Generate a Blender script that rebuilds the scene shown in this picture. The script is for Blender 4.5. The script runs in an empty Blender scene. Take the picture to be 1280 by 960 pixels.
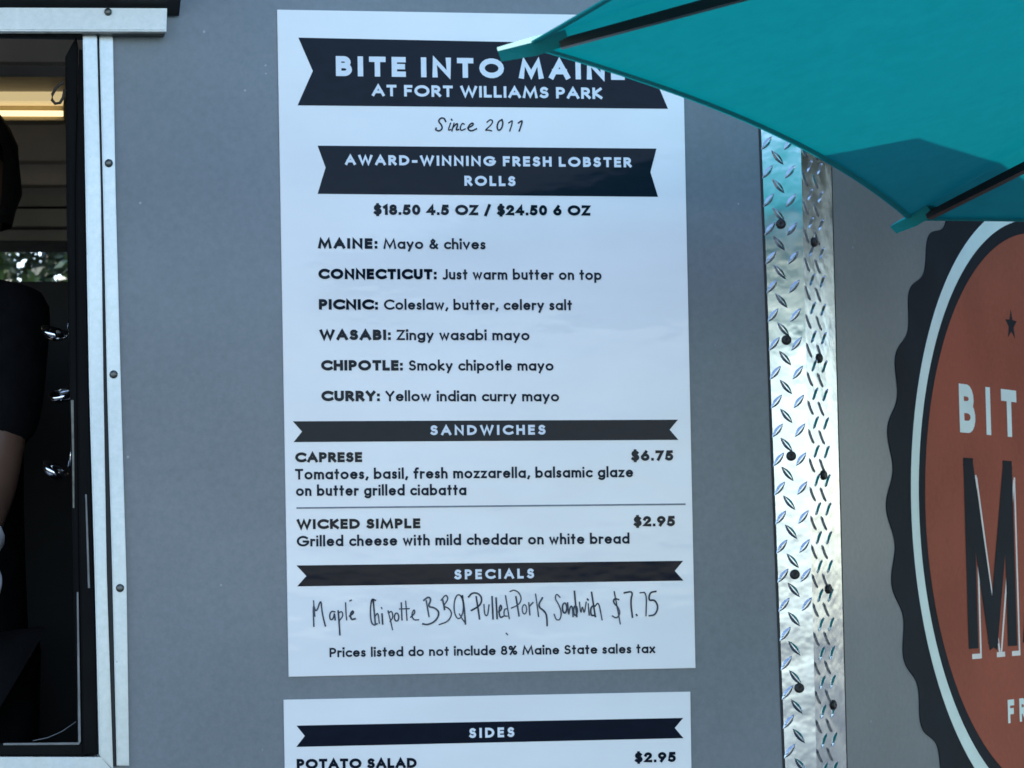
import bpy, bmesh, math, random
from mathutils import Vector, Matrix
import numpy as np
random.seed(7)
S = bpy.context.scene
COL = S.collection
rad = math.radians

# ------------------------------------------------------------------ camera
F = 3630.0                       # focal length in photo pixels (1280 wide)
CAM = np.array([0.0, -4.0, 1.55])
YAW, PITCH, ROLL = rad(10.5), rad(4.0), rad(-1.035)
def cam_axes():
    cy, sy, cp, sp = math.cos(YAW), math.sin(YAW), math.cos(PITCH), math.sin(PITCH)
    fwd = np.array([sy*cp, cy*cp, sp]); right = np.array([cy, -sy, 0.0]); up = np.cross(right, fwd)
    cr, sr = math.cos(ROLL), math.sin(ROLL)
    return cr*right + sr*up, -sr*right + cr*up, fwd
AX_R, AX_U, AX_F = cam_axes()
cam_d = bpy.data.cameras.new('camera'); cam = bpy.data.objects.new('camera', cam_d); COL.objects.link(cam)
cam_d.sensor_width = 36.0; cam_d.lens = F/1280*36.0; cam_d.clip_start = 0.05; cam_d.clip_end = 3000
cam_d.dof.use_dof = True; cam_d.dof.focus_distance = 4.05; cam_d.dof.aperture_fstop = 18
m = Matrix(((AX_R[0], AX_U[0], -AX_F[0], CAM[0]), (AX_R[1], AX_U[1], -AX_F[1], CAM[1]),
            (AX_R[2], AX_U[2], -AX_F[2], CAM[2]), (0, 0, 0, 1)))
cam.matrix_world = m
S.camera = cam
S.render.resolution_x, S.render.resolution_y = 1024, 768

# ------------------------------------------------------------------ sky, sun, exposure
SUN_EL, SUN_AZ = rad(56), rad(-7)      # azimuth: from +Y (behind the truck) towards +X
w = bpy.data.worlds.new('World'); S.world = w; w.use_nodes = True
nt = w.node_tree
bg = nt.nodes['Background']
sky = nt.nodes.new('ShaderNodeTexSky'); sky.sky_type = 'NISHITA'; sky.sun_disc = False
sky.sun_elevation = SUN_EL; sky.sun_rotation = SUN_AZ; sky.air_density = 1.0; sky.dust_density = 0.5; sky.ozone_density = 1.6
nt.links.new(sky.outputs[0], bg.inputs[0]); bg.inputs[1].default_value = 0.15
sd = bpy.data.lights.new('sun', 'SUN'); so = bpy.data.objects.new('sun', sd); COL.objects.link(so)
sd.energy = 2.0; sd.angle = rad(0.5); sd.color = (1.0, 0.95, 0.87)
sdir = Vector((math.sin(SUN_AZ)*math.cos(SUN_EL), math.cos(SUN_AZ)*math.cos(SUN_EL), math.sin(SUN_EL)))
so.rotation_euler = (-sdir).to_track_quat('-Z', 'Y').to_euler(); so.location = (0, 20, 30)
S.view_settings.view_transform = 'Standard'; S.view_settings.look = 'None'
S.view_settings.exposure = 2.03; S.view_settings.gamma = 1.0; S.view_settings.use_curve_mapping = False
S.cycles.filter_width = 1.6
S.cycles.max_bounces = 10; S.cycles.diffuse_bounces = 4; S.cycles.glossy_bounces = 4

# ------------------------------------------------------------------ helpers
def ray(px, py):
    d = AX_F*F + AX_R*(px-640) - AX_U*(py-480)
    return d/np.linalg.norm(d)
def P(px, py, y=0.0):
    """world point on the vertical plane Y=y that the photo shows at (px, py)"""
    d = ray(px, py); t = (y-CAM[1])/d[1]; q = CAM+t*d
    return Vector((q[0], y, q[2]))
PHI = rad(48)                              # how far the V nose of the trailer turns away
XC = P(1009, 600)[0]                       # the corner edge
NO = Vector((XC, 0, 0)); NE = Vector((math.cos(PHI), math.sin(PHI), 0)); NN = Vector((math.sin(PHI), -math.cos(PHI), 0))
def nose(s, z, out=0.0):
    return NO + NE*s + NN*out + Vector((0, 0, z))
def PN(px, py):
    d = Vector(ray(px, py)); c = Vector(CAM); t = (NO-c).dot(NN)/d.dot(NN); q = c+d*t
    return (q-NO).dot(NE), q.z

def mesh_obj(name, bm, mat, parent=None, smooth=False, loc=None):
    me = bpy.data.meshes.new(name); bm.to_mesh(me); bm.free()
    if smooth:
        for p in me.polygons: p.use_smooth = True
    o = bpy.data.objects.new(name, me); COL.objects.link(o)
    if mat: me.materials.append(mat)
    if loc is not None:
        for v in me.vertices: v.co -= Vector(loc)
        o.location = loc
    if parent is not None: o.parent = parent; 
    if parent is not None:
        wl = Vector(o.location); q = parent; off = Vector((0, 0, 0))
        while q is not None: off += Vector(q.location); q = q.parent
        o.location = wl-off
    return o
def centred(name, bm, mat, parent=None, smooth=False):
    vs = [v.co for v in bm.verts]
    lo = Vector([min(v[i] for v in vs) for i in range(3)]); hi = Vector([max(v[i] for v in vs) for i in range(3)])
    return mesh_obj(name, bm, mat, parent, smooth, loc=(lo+hi)/2)
def thing(name, label, cat, loc, group=None):
    o = bpy.data.objects.new(name, None); COL.objects.link(o); o.location = loc; o.empty_display_size = .1
    o['label'] = label; o['category'] = cat
    if group: o['group'] = group
    return o
def tag(o, label, cat, group=None):
    o['label'] = label; o['category'] = cat
    if group: o['group'] = group
    return o
def box(bm, x0, x1, y0, y1, z0, z1, bev=0.0):
    vs = [bm.verts.new((x, y, z)) for z in (z0, z1) for y in (y0, y1) for x in (x0, x1)]
    fs = [bm.faces.new([vs[i] for i in q]) for q in ((0, 2, 3, 1), (4, 5, 7, 6), (0, 1, 5, 4), (2, 6, 7, 3), (0, 4, 6, 2), (1, 3, 7, 5))]
    if bev:
        es = list({e for f in fs for e in f.edges})
        bmesh.ops.bevel(bm, geom=es, offset=bev, segments=2, affect='EDGES')
def prism(bm, front, depthvec, bev=0.0):
    """closed prism: polygon 'front' (list of Vector) pushed along depthvec"""
    a = [bm.verts.new(p) for p in front]; b = [bm.verts.new(Vector(p)+depthvec) for p in front]
    n = len(a)
    fs = [bm.faces.new(a), bm.faces.new(b[::-1])]
    for i in range(n): fs.append(bm.faces.new((a[i], b[i], b[(i+1) % n], a[(i+1) % n])))
    bmesh.ops.recalc_face_normals(bm, faces=fs)
    if bev:
        es = [e for e in fs[0].edges]
        bmesh.ops.bevel(bm, geom=es, offset=bev, segments=2, affect='EDGES')
def pprism(pts, yf, yb, bev=0.0):
    bm = bmesh.new(); prism(bm, [P(x, y, yf) for x, y in pts], Vector((0, yb-yf, 0)), bev); return bm
def tube(bm, pts, r, n=8, cap=True):
    pts = [Vector(p) for p in pts]; rs = r if isinstance(r, (list, tuple)) else [r]*len(pts)
    rings = []
    for i, p in enumerate(pts):
        t = (pts[min(i+1, len(pts)-1)]-pts[max(i-1, 0)]).normalized()
        u = t.cross(Vector((0, 0, 1)));
        if u.length < 1e-3: u = t.cross(Vector((0, 1, 0)))
        u.normalize(); v = t.cross(u).normalized()
        rings.append([bm.verts.new(p+u*rs[i]*math.cos(2*math.pi*k/n)+v*rs[i]*math.sin(2*math.pi*k/n)) for k in range(n)])
    for a, b in zip(rings, rings[1:]):
        for k in range(n): bm.faces.new((a[k], a[(k+1) % n], b[(k+1) % n], b[k]))
    if cap: bm.faces.new(rings[0][::-1]); bm.faces.new(rings[-1])
def lathe(bm, prof, axis_o, ax, n=20):
    """prof: list of (radius, distance along axis)"""
    ax = Vector(ax).normalized(); u = ax.orthogonal().normalized(); v = ax.cross(u)
    rings = []
    for r, h in prof:
        c = Vector(axis_o)+ax*h
        rings.append([bm.verts.new(c+u*r*math.cos(2*math.pi*k/n)+v*r*math.sin(2*math.pi*k/n)) for k in range(n)])
    for a, b in zip(rings, rings[1:]):
        for k in range(n): bm.faces.new((a[k], a[(k+1) % n], b[(k+1) % n], b[k]))
    bm.faces.new(rings[0][::-1]); bm.faces.new(rings[-1])
    bmesh.ops.recalc_face_normals(bm, faces=bm.faces)

# ------------------------------------------------------------------ materials
def mat(name, col, rough=.5, metal=0.0, var=.08, nscale=8.0, bump=0.0, bscale=60.0, coat=0.0, coat_r=.05, col2=None,
        spec=.5, rvar=0.0, stretch=None):
    m = bpy.data.materials.new(name); m.use_nodes = True; t = m.node_tree; b = t.nodes['Principled BSDF']
    b.inputs['Roughness'].default_value = rough; b.inputs['Metallic'].default_value = metal
    b.inputs['Coat Weight'].default_value = coat; b.inputs['Coat Roughness'].default_value = coat_r
    b.inputs['Specular IOR Level'].default_value = spec
    tc = t.nodes.new('ShaderNodeTexCoord'); mp = t.nodes.new('ShaderNodeMapping')
    t.links.new(tc.outputs['Object'], mp.inputs[0])
    if stretch: mp.inputs['Scale'].default_value = stretch
    n = t.nodes.new('ShaderNodeTexNoise'); n.inputs['Scale'].default_value = nscale; n.inputs['Detail'].default_value = 6
    t.links.new(mp.outputs[0], n.inputs['Vector'])
    r = t.nodes.new('ShaderNodeValToRGB'); t.links.new(n.outputs[0], r.inputs[0])
    c2 = col2 if col2 else [min(1, c*(1+var)) for c in col]
    c1 = [c*(1-var) for c in col] if not col2 else col
    r.color_ramp.elements[0].color = (*c1, 1); r.color_ramp.elements[1].color = (*c2, 1)
    r.color_ramp.elements[0].position = .35; r.color_ramp.elements[1].position = .65
    t.links.new(r.outputs[0], b.inputs['Base Color'])
    if rvar:
        mr = t.nodes.new('ShaderNodeMapRange'); mr.inputs['To Min'].default_value = rough-rvar; mr.inputs['To Max'].default_value = rough+rvar
        mr.inputs['From Min'].default_value = .3; mr.inputs['From Max'].default_value = .7
        t.links.new(n.outputs[0], mr.inputs[0]); t.links.new(mr.outputs[0], b.inputs['Roughness'])
    if bump:
        n2 = t.nodes.new('ShaderNodeTexNoise'); n2.inputs['Scale'].default_value = bscale; n2.inputs['Detail'].default_value = 3
        t.links.new(mp.outputs[0], n2.inputs['Vector'])
        bp = t.nodes.new('ShaderNodeBump'); bp.inputs['Strength'].default_value = 1.0; bp.inputs['Distance'].default_value = bump
        t.links.new(n2.outputs[0], bp.inputs['Height']); t.links.new(bp.outputs[0], b.inputs['Normal'])
        if coat: t.links.new(bp.outputs[0], b.inputs['Coat Normal'])
    return m
M = {}
M['wall'] = mat('grey_truck_paint', (.178, .190, .202), .54, 0.60, .07, 3, .00012, 140, coat=.12, coat_r=.12, spec=.2)
def add_specks(m, scale, thr, col):
    t = m.node_tree; b = t.nodes['Principled BSDF']; src_ = b.inputs['Base Color'].links[0].from_socket
    tc = t.nodes.new('ShaderNodeTexCoord'); v = t.nodes.new('ShaderNodeTexVoronoi'); v.inputs['Scale'].default_value = scale
    t.links.new(tc.outputs['Object'], v.inputs['Vector'])
    l = t.nodes.new('ShaderNodeMath'); l.operation = 'LESS_THAN'; l.inputs[1].default_value = thr; t.links.new(v.outputs['Distance'], l.inputs[0])
    n = t.nodes.new('ShaderNodeTexNoise'); n.inputs['Scale'].default_value = scale*.35; t.links.new(tc.outputs['Object'], n.inputs['Vector'])
    g_ = t.nodes.new('ShaderNodeMath'); g_.operation = 'GREATER_THAN'; g_.inputs[1].default_value = .6; t.links.new(n.outputs[0], g_.inputs[0])
    mu = t.nodes.new('ShaderNodeMath'); mu.operation = 'MULTIPLY'; t.links.new(l.outputs[0], mu.inputs[0]); t.links.new(g_.outputs[0], mu.inputs[1])
    m2 = t.nodes.new('ShaderNodeMath'); m2.operation = 'MULTIPLY'; m2.inputs[1].default_value = .6; t.links.new(mu.outputs[0], m2.inputs[0])
    mx = t.nodes.new('ShaderNodeMix'); mx.data_type = 'RGBA'
    t.links.new(m2.outputs[0], mx.inputs[0]); t.links.new(src_, mx.inputs[6]); mx.inputs[7].default_value = (*col, 1)
    # fine mottle of the paint film
    n3 = t.nodes.new('ShaderNodeTexNoise'); n3.inputs['Scale'].default_value = 110; n3.inputs['Detail'].default_value = 4; n3.inputs['Roughness'].default_value = .7
    t.links.new(tc.outputs['Object'], n3.inputs['Vector'])
    r3 = t.nodes.new('ShaderNodeValToRGB'); r3.color_ramp.elements[0].color = (.84, .87, .86, 1); r3.color_ramp.elements[1].color = (1.0, .99, 1.0, 1)
    r3.color_ramp.elements[0].position = .3; r3.color_ramp.elements[1].position = .7
    t.links.new(n3.outputs[0], r3.inputs[0])
    m4 = t.nodes.new('ShaderNodeMix'); m4.data_type = 'RGBA'; m4.blend_type = 'MULTIPLY'; m4.inputs[0].default_value = 1
    t.links.new(mx.outputs[2], m4.inputs[6]); t.links.new(r3.outputs[0], m4.inputs[7])
    t.links.new(m4.outputs[2], b.inputs['Base Color'])
add_specks(M['wall'], 38, .075, (.36, .38, .38))
M['alu'] = mat('extruded_aluminium', (.46, .49, .50), .36, .75, .06, 20, .0002, 60, rvar=.08, stretch=(1, 1, .12))
M['alu_white'] = mat('white_painted_aluminium', (.92, .90, .88), .45, .0, .03, 12, .0002, 40)
M['tread'] = mat('bright_tread_plate', (.42, .45, .475), .2, 1.0, .08, 14, .0014, 16, rvar=.06)
M['rubber'] = mat('black_rubber', (.008, .008, .009), .6, 0, .2, 30, .0003, 80)
M['black_paint'] = mat('black_frame_paint', (.005, .005, .005), .6, 0, .2, 10, .0003, 30, spec=.06)
M['dark_panel'] = mat('brown_grey_panel', (.66, .56, .42), .55, 0, .15, 6)
M['dark_panel2'] = mat('charcoal_panel', (.30, .28, .24), .6, 0, .2, 6)
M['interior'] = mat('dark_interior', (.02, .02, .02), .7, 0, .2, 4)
M['paper'] = mat('laminated_white_sheet', (.79, .76, .735), .5, 0, .03, 5, .0010, 7, coat=.4, coat_r=.06, stretch=(1, 1, 2.2), spec=.2)
M['ink'] = mat('black_print', (.006, .009, .017), .5, 0, .1, 40, .0005, 7, coat=.15, coat_r=.07, stretch=(1, 1, 2.2), spec=.0)
M['ink_grey'] = mat('dark_grey_print', (.013, .017, .026), .6, 0, .1, 40, spec=.15)
M['ink_soft'] = mat('grey_rule_print', (.16, .18, .21), .5, 0, .1, 40)
M['marker'] = mat('felt_pen_ink', (.02, .024, .034), .6, 0, .6, 30, col2=(.08, .09, .11), spec=.2)
M['white_print'] = mat('white_print', (.70, .72, .75), .5, 0, .02, 40, spec=.2)
M['screw'] = mat('dark_screw_steel', (.10, .10, .09), .42, .8, .3, 60)
M['screw_black'] = mat('black_screw_hole', (.012, .010, .010), .5, .2, .3, 60)
M['rim_metal'] = mat('screw_washer', (.4, .42, .42), .3, .9, .1, 60)
M['logo_black'] = mat('logo_black_vinyl', (.012, .016, .022), .7, 0, .15, 9, spec=.1)
M['logo_red'] = mat('logo_lobster_red_vinyl', (.39, .096, .054), .7, 0, .10, 5, spec=.1)
M['logo_mint'] = mat('logo_mint_vinyl', (.74, .84, .77), .5, 0, .05, 12, spec=.2)
M['logo_cream'] = mat('logo_cream_vinyl', (.80, .74, .68), .5, 0, .05, 12, spec=.2)
M['bead'] = mat('grey_screen_bead', (.13, .135, .14), .4, .3, .2, 30)
M['rib'] = mat('black_umbrella_rib', (.014, .013, .014), .35, .3, .2, 20)
M['pole'] = mat('umbrella_pole', (.25, .25, .26), .35, .8, .1, 20)
M['steel'] = mat('polished_steel', (.75, .75, .76), .1, 1, .05, 20)
M['cream'] = mat('cream_enamel', (.62, .50, .28), .35, 0, .06, 9)
M['skin'] = mat('skin', (.15, .08, .052), .5, 0, .12, 14)
M['cloth'] = mat('black_cotton', (.005, .005, .006), .95, 0, .3, 22, .004, 26, spec=.1)
M['hair'] = mat('dark_hair', (.012, .010, .009), .55, 0, .3, 60, .002, 90)
M['glove'] = mat('white_glove', (.55, .55, .58), .45, 0, .05, 30, .001, 50)
M['eye'] = mat('eye_white', (.28, .25, .23), .3)
M['iris'] = mat('dark_iris', (.02, .012, .008), .1)
M['ground'] = mat('pale_gravel_asphalt', (.060, .067, .072), .9, 0, .2, 3, .01, 30, col2=(.10, .11, .115))
M['bark'] = mat('tree_bark', (.09, .065, .045), .9, 0, .3, 8, .01, 12)
M['rope'] = mat('brown_cord', (.04, .026, .018), .8, 0, .2, 80)

def canopy_material():
    m = bpy.data.materials.new('teal_canopy_fabric'); m.use_nodes = True; t = m.node_tree; t.nodes.clear()
    out = t.nodes.new('ShaderNodeOutputMaterial'); mix = t.nodes.new('ShaderNodeMixShader'); gl = t.nodes.new('ShaderNodeMixShader')
    d = t.nodes.new('ShaderNodeBsdfDiffuse'); tr = t.nodes.new('ShaderNodeBsdfTranslucent'); g = t.nodes.new('ShaderNodeBsdfGlossy')
    tc = t.nodes.new('ShaderNodeTexCoord'); n = t.nodes.new('ShaderNodeTexNoise'); n.inputs['Scale'].default_value = 34; n.inputs['Detail'].default_value = 10; n.inputs['Roughness'].default_value = .72
    t.links.new(tc.outputs['Object'], n.inputs['Vector'])
    for sh, a, b in ((d, (.02, .46, .45), (.03, .52, .51)), (tr, (.0, .102, .114), (.0, .118, .135))):
        r = t.nodes.new('ShaderNodeValToRGB'); r.color_ramp.elements[0].color = (*a, 1); r.color_ramp.elements[1].color = (*b, 1)
        r.color_ramp.elements[0].position = .3; r.color_ramp.elements[1].position = .7
        t.links.new(n.outputs[0], r.inputs[0]); t.links.new(r.outputs[0], sh.inputs[0])
    wv = t.nodes.new('ShaderNodeTexNoise'); wv.inputs['Scale'].default_value = 900; t.links.new(tc.outputs['Object'], wv.inputs['Vector'])
    bp = t.nodes.new('ShaderNodeBump'); bp.inputs['Distance'].default_value = .0006; bp.inputs['Strength'].default_value = .6
    t.links.new(wv.outputs[0], bp.inputs['Height']); t.links.new(bp.outputs[0], d.inputs['Normal'])
    mix.inputs[0].default_value = .5
    g.inputs['Roughness'].default_value = .5; gl.inputs[0].default_value = .03
    t.links.new(d.outputs[0], mix.inputs[1]); t.links.new(tr.outputs[0], mix.inputs[2])
    t.links.new(mix.outputs[0], gl.inputs[1]); t.links.new(g.outputs[0], gl.inputs[2]); t.links.new(gl.outputs[0], out.inputs[0])
    return m
M['canopy'] = canopy_material()
def leaf_material():
    m = bpy.data.materials.new('leaf_green'); m.use_nodes = True; t = m.node_tree; b = t.nodes['Principled BSDF']
    b.inputs['Roughness'].default_value = .5
    oi = t.nodes.new('ShaderNodeTexCoord'); n = t.nodes.new('ShaderNodeTexNoise'); n.inputs['Scale'].default_value = 3
    t.links.new(oi.outputs['Object'], n.inputs['Vector'])
    r = t.nodes.new('ShaderNodeValToRGB'); r.color_ramp.elements[0].color = (.02, .042, .010, 1); r.color_ramp.elements[1].color = (.06, .10, .025, 1)
    r.color_ramp.elements[0].position = .35; r.color_ramp.elements[1].position = .65
    t.links.new(n.outputs[0], r.inputs[0]); t.links.new(r.outputs[0], b.inputs['Base Color'])
    return m
M['leaf'] = leaf_material()
def glow_material():  # emission standing in for sunlight on gold metal
    m = bpy.data.materials.new('warm_glow_line'); m.use_nodes = True; b = m.node_tree.nodes['Principled BSDF']
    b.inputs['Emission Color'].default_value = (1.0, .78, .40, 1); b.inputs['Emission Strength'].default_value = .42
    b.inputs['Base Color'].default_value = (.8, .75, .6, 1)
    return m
add_specks(M['logo_red'], 60, .05, (.2, .06, .05)); add_specks(M['logo_black'], 55, .06, (.05, .055, .06)); add_specks(M['alu'], 70, .08, (.2, .2, .2)); add_specks(M['alu_white'], 60, .05, (.5, .48, .45))
M['glow_bar'] = glow_material()
M['gold_glow'] = glow_material(); M['gold_glow'].name = 'glowing_gold_face'
M['gold_glow'].node_tree.nodes['Principled BSDF'].inputs['Emission Strength'].default_value = .14  # weaker added glow for the face of the bar
M['gold_glow'].node_tree.nodes['Principled BSDF'].inputs['Base Color'].default_value = (.5, .44, .3, 1)

# ------------------------------------------------------------------ ground
bm = bmesh.new()
N = 40
for i in range(1):
    vs = [bm.verts.new(v) for v in ((-600, -600, 0), (600, -600, 0), (600, 600, 0), (-600, 600, 0))]; bm.faces.new(vs)
g = mesh_obj('ground', bm, M['ground']); g['kind'] = 'structure'

# ------------------------------------------------------------------ food truck
ROOF = 2.635
WL = -2.6                                  # rear end of the truck, far outside the frame
xw1 = P(118, 480)[0]; zw0 = P(60, 947)[2]; zw1 = P(60, 44)[2]; xw0 = xw1-1.35
truck = thing('food_truck', 'grey food truck trailer with open serving window, tread plate corner and round red logo', 'food truck', (0, 1.0, 0))
bm = bmesh.new()
T = .03
box(bm, WL, xw0, 0, T, .12, ROOF)
box(bm, xw1, XC, 0, T, .12, ROOF)
box(bm, xw0, xw1, 0, T, .12, zw0)
box(bm, xw0, xw1, 0, T, zw1, ROOF)
centred('side_wall', bm, M['wall'], truck)
NL = 1.62                                   # length of the nose flank
bm = bmesh.new()
prism(bm, [nose(.0, .12), nose(NL, .12), nose(NL, ROOF), nose(.0, ROOF)], -NN*T)
centred('nose_wall', bm, M['wall'], truck)
ny = NL*math.sin(PHI)
tipx = XC+NL*math.cos(PHI)
# far side, back, roof, floor
bm = bmesh.new()
W2 = ny*2+0.0
bo0, bo1 = P(-900, 300, W2-.04)[0], P(86, 300, W2-.04)[0]+.35
bz1 = P(40, 296, W2-.04)[2]; bz0 = bz1-.34
box(bm, WL, bo0, W2-.03, W2, .12, ROOF); box(bm, bo1, XC, W2-.03, W2, .12, ROOF)
box(bm, bo0, bo1, W2-.03, W2, .12, bz0); box(bm, bo0, bo1, W2-.03, W2, bz1, ROOF)
centred('far_wall', bm, M['dark_panel'], truck)
bm = bmesh.new(); prism(bm, [Vector((tipx, ny, .12)), Vector((XC, W2, .12)), Vector((XC, W2, ROOF)), Vector((tipx, ny, ROOF))], Vector((-.02, -.02, 0)))
centred('far_nose_wall', bm, M['wall'], truck)
bm = bmesh.new(); box(bm, WL-.03, WL, 0, W2, .12, ROOF); centred('end_wall', bm, M['wall'], truck)
bm = bmesh.new()
prism(bm, [Vector((WL-.03, -.012, ROOF)), Vector((XC+.005, -.012, ROOF)), Vector((tipx+.015, ny, ROOF)), Vector((XC+.005, W2+.01, ROOF)), Vector((WL-.03, W2+.01, ROOF))], Vector((0, 0, .05)))
centred('roof', bm, M['wall'], truck)
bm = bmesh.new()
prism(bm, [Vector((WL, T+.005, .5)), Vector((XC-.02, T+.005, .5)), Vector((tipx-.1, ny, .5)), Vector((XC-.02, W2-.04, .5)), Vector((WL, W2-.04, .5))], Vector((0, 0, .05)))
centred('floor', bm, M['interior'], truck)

# window frame: two silver extrusions with a dark joint between them, leaning a hair as in the photograph
wf_pts = dict(inner=[(103.5, 38), (121, 38), (126, 240), (129.3, 480), (133.5, 720), (141.5, 962), (127.5, 948), (124, 943), (118.5, 720), (111.5, 480), (107, 240)],
              outer=[(124, 38), (141, 38), (144.5, 240), (151, 480), (158, 720), (161.5, 957), (146, 957), (140.5, 720), (134, 480), (129, 240)])
wf = centred('window_frame', pprism(wf_pts['outer'], -.008, .001, .0015), M['alu'], truck)
centred('frame_bead', pprism(wf_pts['inner'], -.014, .002, .002), M['alu'], wf)
centred('frame_joint', pprism([(120, 38), (126, 38), (131, 240), (136, 480), (143, 720), (149, 958), (139, 958), (132, 720), (128, 480), (124, 240)], -.003, .0015), M['rubber'], wf)
centred('sill', pprism([(-1100, 944), (126, 946.5), (140, 962), (142, 992), (-1100, 992)], -.016, .002, .002), M['alu'], wf)
left_x = xw0
bm = bmesh.new(); box(bm, xw0-.045, xw0+.006, -.012, .001, zw0-.03, zw1+.02, .002); centred('frame_post', bm, M['alu'], wf)
# reveal lining
bm = bmesh.new()
box(bm, xw1-.004, xw1-.001, .001, .06, zw0, zw1); box(bm, xw0, xw1-.005, .002, .07, zw0-.004, zw0-.001)
centred('reveal', bm, M['rubber'], wf)

def screw_mesh(r, h, hex_=False):
    bm = bmesh.new()
    lathe(bm, [(r*1.0, 0), (r*1.0, h*.5), (r*.8, h), (r*.3, h*1.15)], (0, 0, 0), (0, -1, 0), 16)
    return bm
rm = bmesh.new(); lathe(rm, [(.0068, 0), (.0066, .0020), (.0055, .0022)], (0, 0, 0), (0, -1, 0), 18)
def place_copy(src, parent, loc, rot=None):
    c = src.copy(); COL.objects.link(c); c.parent = parent
    off = Vector((0, 0, 0)); q = parent
    while q is not None: off += Vector(q.location); q = q.parent
    c.location = Vector(loc)-off
    if rot is not None: c.rotation_euler = rot
    return c
rivets = [(136, 204), (142, 468), (150, 735)]
first = None
for (x, y) in rivets:
    q = P(x, y, -.0082)
    if first is None:
        bm = screw_mesh(.0056, .004); first = mesh_obj('screw', bm, M['screw'], wf, True); src = first
        off = Vector(wf.location)+Vector(truck.location); first.location = q-off
    else: place_copy(src, wf, q)

# hatch rail and raised hatch above the window
hatch = None
bm = pprism([(-1100, 5), (209, 10), (208, 39), (-1100, 37)], -.035, .0, .002)
hatch = centred('hatch_rail', bm, M['alu_white'], truck)
bm = pprism([(-1100, 37.8), (206, 39.6), (206, 41.5), (-1100, 43)], -.03, .0); centred('rail_seal', bm, M['screw'], hatch)
q = P(135, 15, -.0355); s2 = mesh_obj('screw', screw_mesh(.0052, .004), M['screw'], hatch, True)
s2.location = q-Vector(hatch.location)-Vector(truck.location)
# the open hatch leaf: hinged over the rail, standing out above the counter
za = P(0, 7, -.03)[2]; xh = P(216, 8, -.03)[0]
bm = bmesh.new()
up = rad(22)
hx0 = xw0-.06; L = .95
a = Vector((0, -.004, za+.004)); d = Vector((0, -math.cos(up), math.sin(up))); nrm = Vector((0, math.sin(up), math.cos(up)))
prism(bm, [Vector((hx0, 0, 0))+a, Vector((xh, 0, 0))+a, Vector((xh, 0, 0))+a+d*L, Vector((hx0, 0, 0))+a+d*L], nrm*.028)
hl = centred('hatch', bm, M['wall'], truck)
bm = bmesh.new()
b0 = a-nrm*.010
prism(bm, [Vector((hx0+.02, 0, 0))+b0, Vector((xh+.010, 0, 0))+b0, Vector((xh+.010, 0, 0))+b0+d*(L-.02), Vector((hx0+.02, 0, 0))+b0+d*(L-.02)], nrm*.009)
centred('hatch_seal', bm, M['rubber'], hl)

# black sliding screen in the window
scr = centred('window_screen', pprism([(99.5, 60), (107.5, 66), (108.5, 92), (110, 98), (107, 240), (111, 480), (118, 720), (123, 943), (104, 943), (100, 720), (97, 480), (95, 240)], -.003, .022, .002), M['black_paint'], truck)
centred('screen_bottom_rail', pprism([(-1100, 931), (104, 930), (104, 944.5), (-1100, 944.5)], -.001, .022, .002), M['black_paint'], scr)
centred('screen_inner_frame', pprism([(82, 70), (90, 55), (95.5, 46), (98, 60), (95, 240), (97, 480), (100, 720), (104, 930), (98.5, 930), (92, 720), (87.5, 480), (83.5, 240)], .004, .03, .002), M['black_paint'], scr)
centred('screen_edge_highlight', pprism([(88.5, 500), (92.0, 500), (93, 600), (93, 635), (91.0, 635), (90, 560)], .001, .004, .0004), M['screw'], scr)  # thin lighter strip standing in for a highlight on the frame edge
centred('screen_bead', pprism([(98, 740), (101.0, 927), (98.5, 931), (4, 931.5), (4, 929), (97.8, 928), (96, 740)], .0, .004, .0004), M['bead'], scr)
centred('screen_edge_glint', pprism([(106.5, 618), (108.5, 618), (112.5, 735), (110, 735)], -.005, .0, .0005), M['bead'], scr)  # reflection along the frame edge put in as a lighter strip
bm = bmesh.new(); tube(bm, [P(41, 926, -.002), P(60, 922, -.003), P(78, 914, -.003), P(95, 902, -.002)], .0006, 6)
centred('screen_wire', bm, M['bead'], scr, True)
bm = bmesh.new(); lp = [(80, 103), (76, 104), (70, 110), (65.5, 118), (65, 125), (69, 129.5), (75, 128.5), (79, 122), (81, 112)]
tube(bm, [P(x, y, -.001) for x, y in lp], .0021, 8); centred('pull_loop', bm, M['rope'], scr, True)

# --- interior panels seen through the window
def slab(name, pts, y0, y1, m, parent, bev=.002): return centred(name, pprism(pts, y0, y1, bev), m, parent)
cab = slab('overhead_cabinet', [(-700, 43), (150, 43), (150, 77), (-700, 76)], .62, .9, M['dark_panel'], truck)
slab('cabinet_ledge', [(-700, 79), (150, 79), (150, 96), (-700, 95)], .66, .9, M['dark_panel2'], cab)
yb = 1.15
hood = slab('vent_hood', [(-700, 153), (220, 155), (220, 201), (-700, 199)], yb, yb+.25, M['dark_panel'], truck)
slab('hood_panel', [(-700, 202), (220, 204), (220, 231), (-700, 229)], yb+.05, yb+.3, M['dark_panel'], hood)
slab('hood_panel', [(-700, 233), (220, 234), (220, 258), (-700, 257)], yb+.09, yb+.3, M['dark_panel2'], hood)
slab('hood_panel', [(-700, 260), (220, 261), (220, 283), (-700, 282)], yb+.08, yb+.3, M['dark_panel2'], hood)
slab('hood_lip', [(-700, 286), (220, 287), (220, 301), (-700, 299)], yb+.12, yb+.3, M['dark_panel2'], hood)
glow_bar = tag(slab('glowing_bar', [(-500, 97), (79.5, 98), (79.5, 128), (-500, 127)], .80, .86, M['gold_glow'], None),  # bar made to glow, in place of sun falling on metal
           'gold bar inside the serving window with an added glow like sunlight', 'glowing bar')
slab('bar_flange', [(-500, 131), (79.8, 132), (79.8, 150), (-500, 149)], .82, .87, M['cream'], glow_bar)
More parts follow.
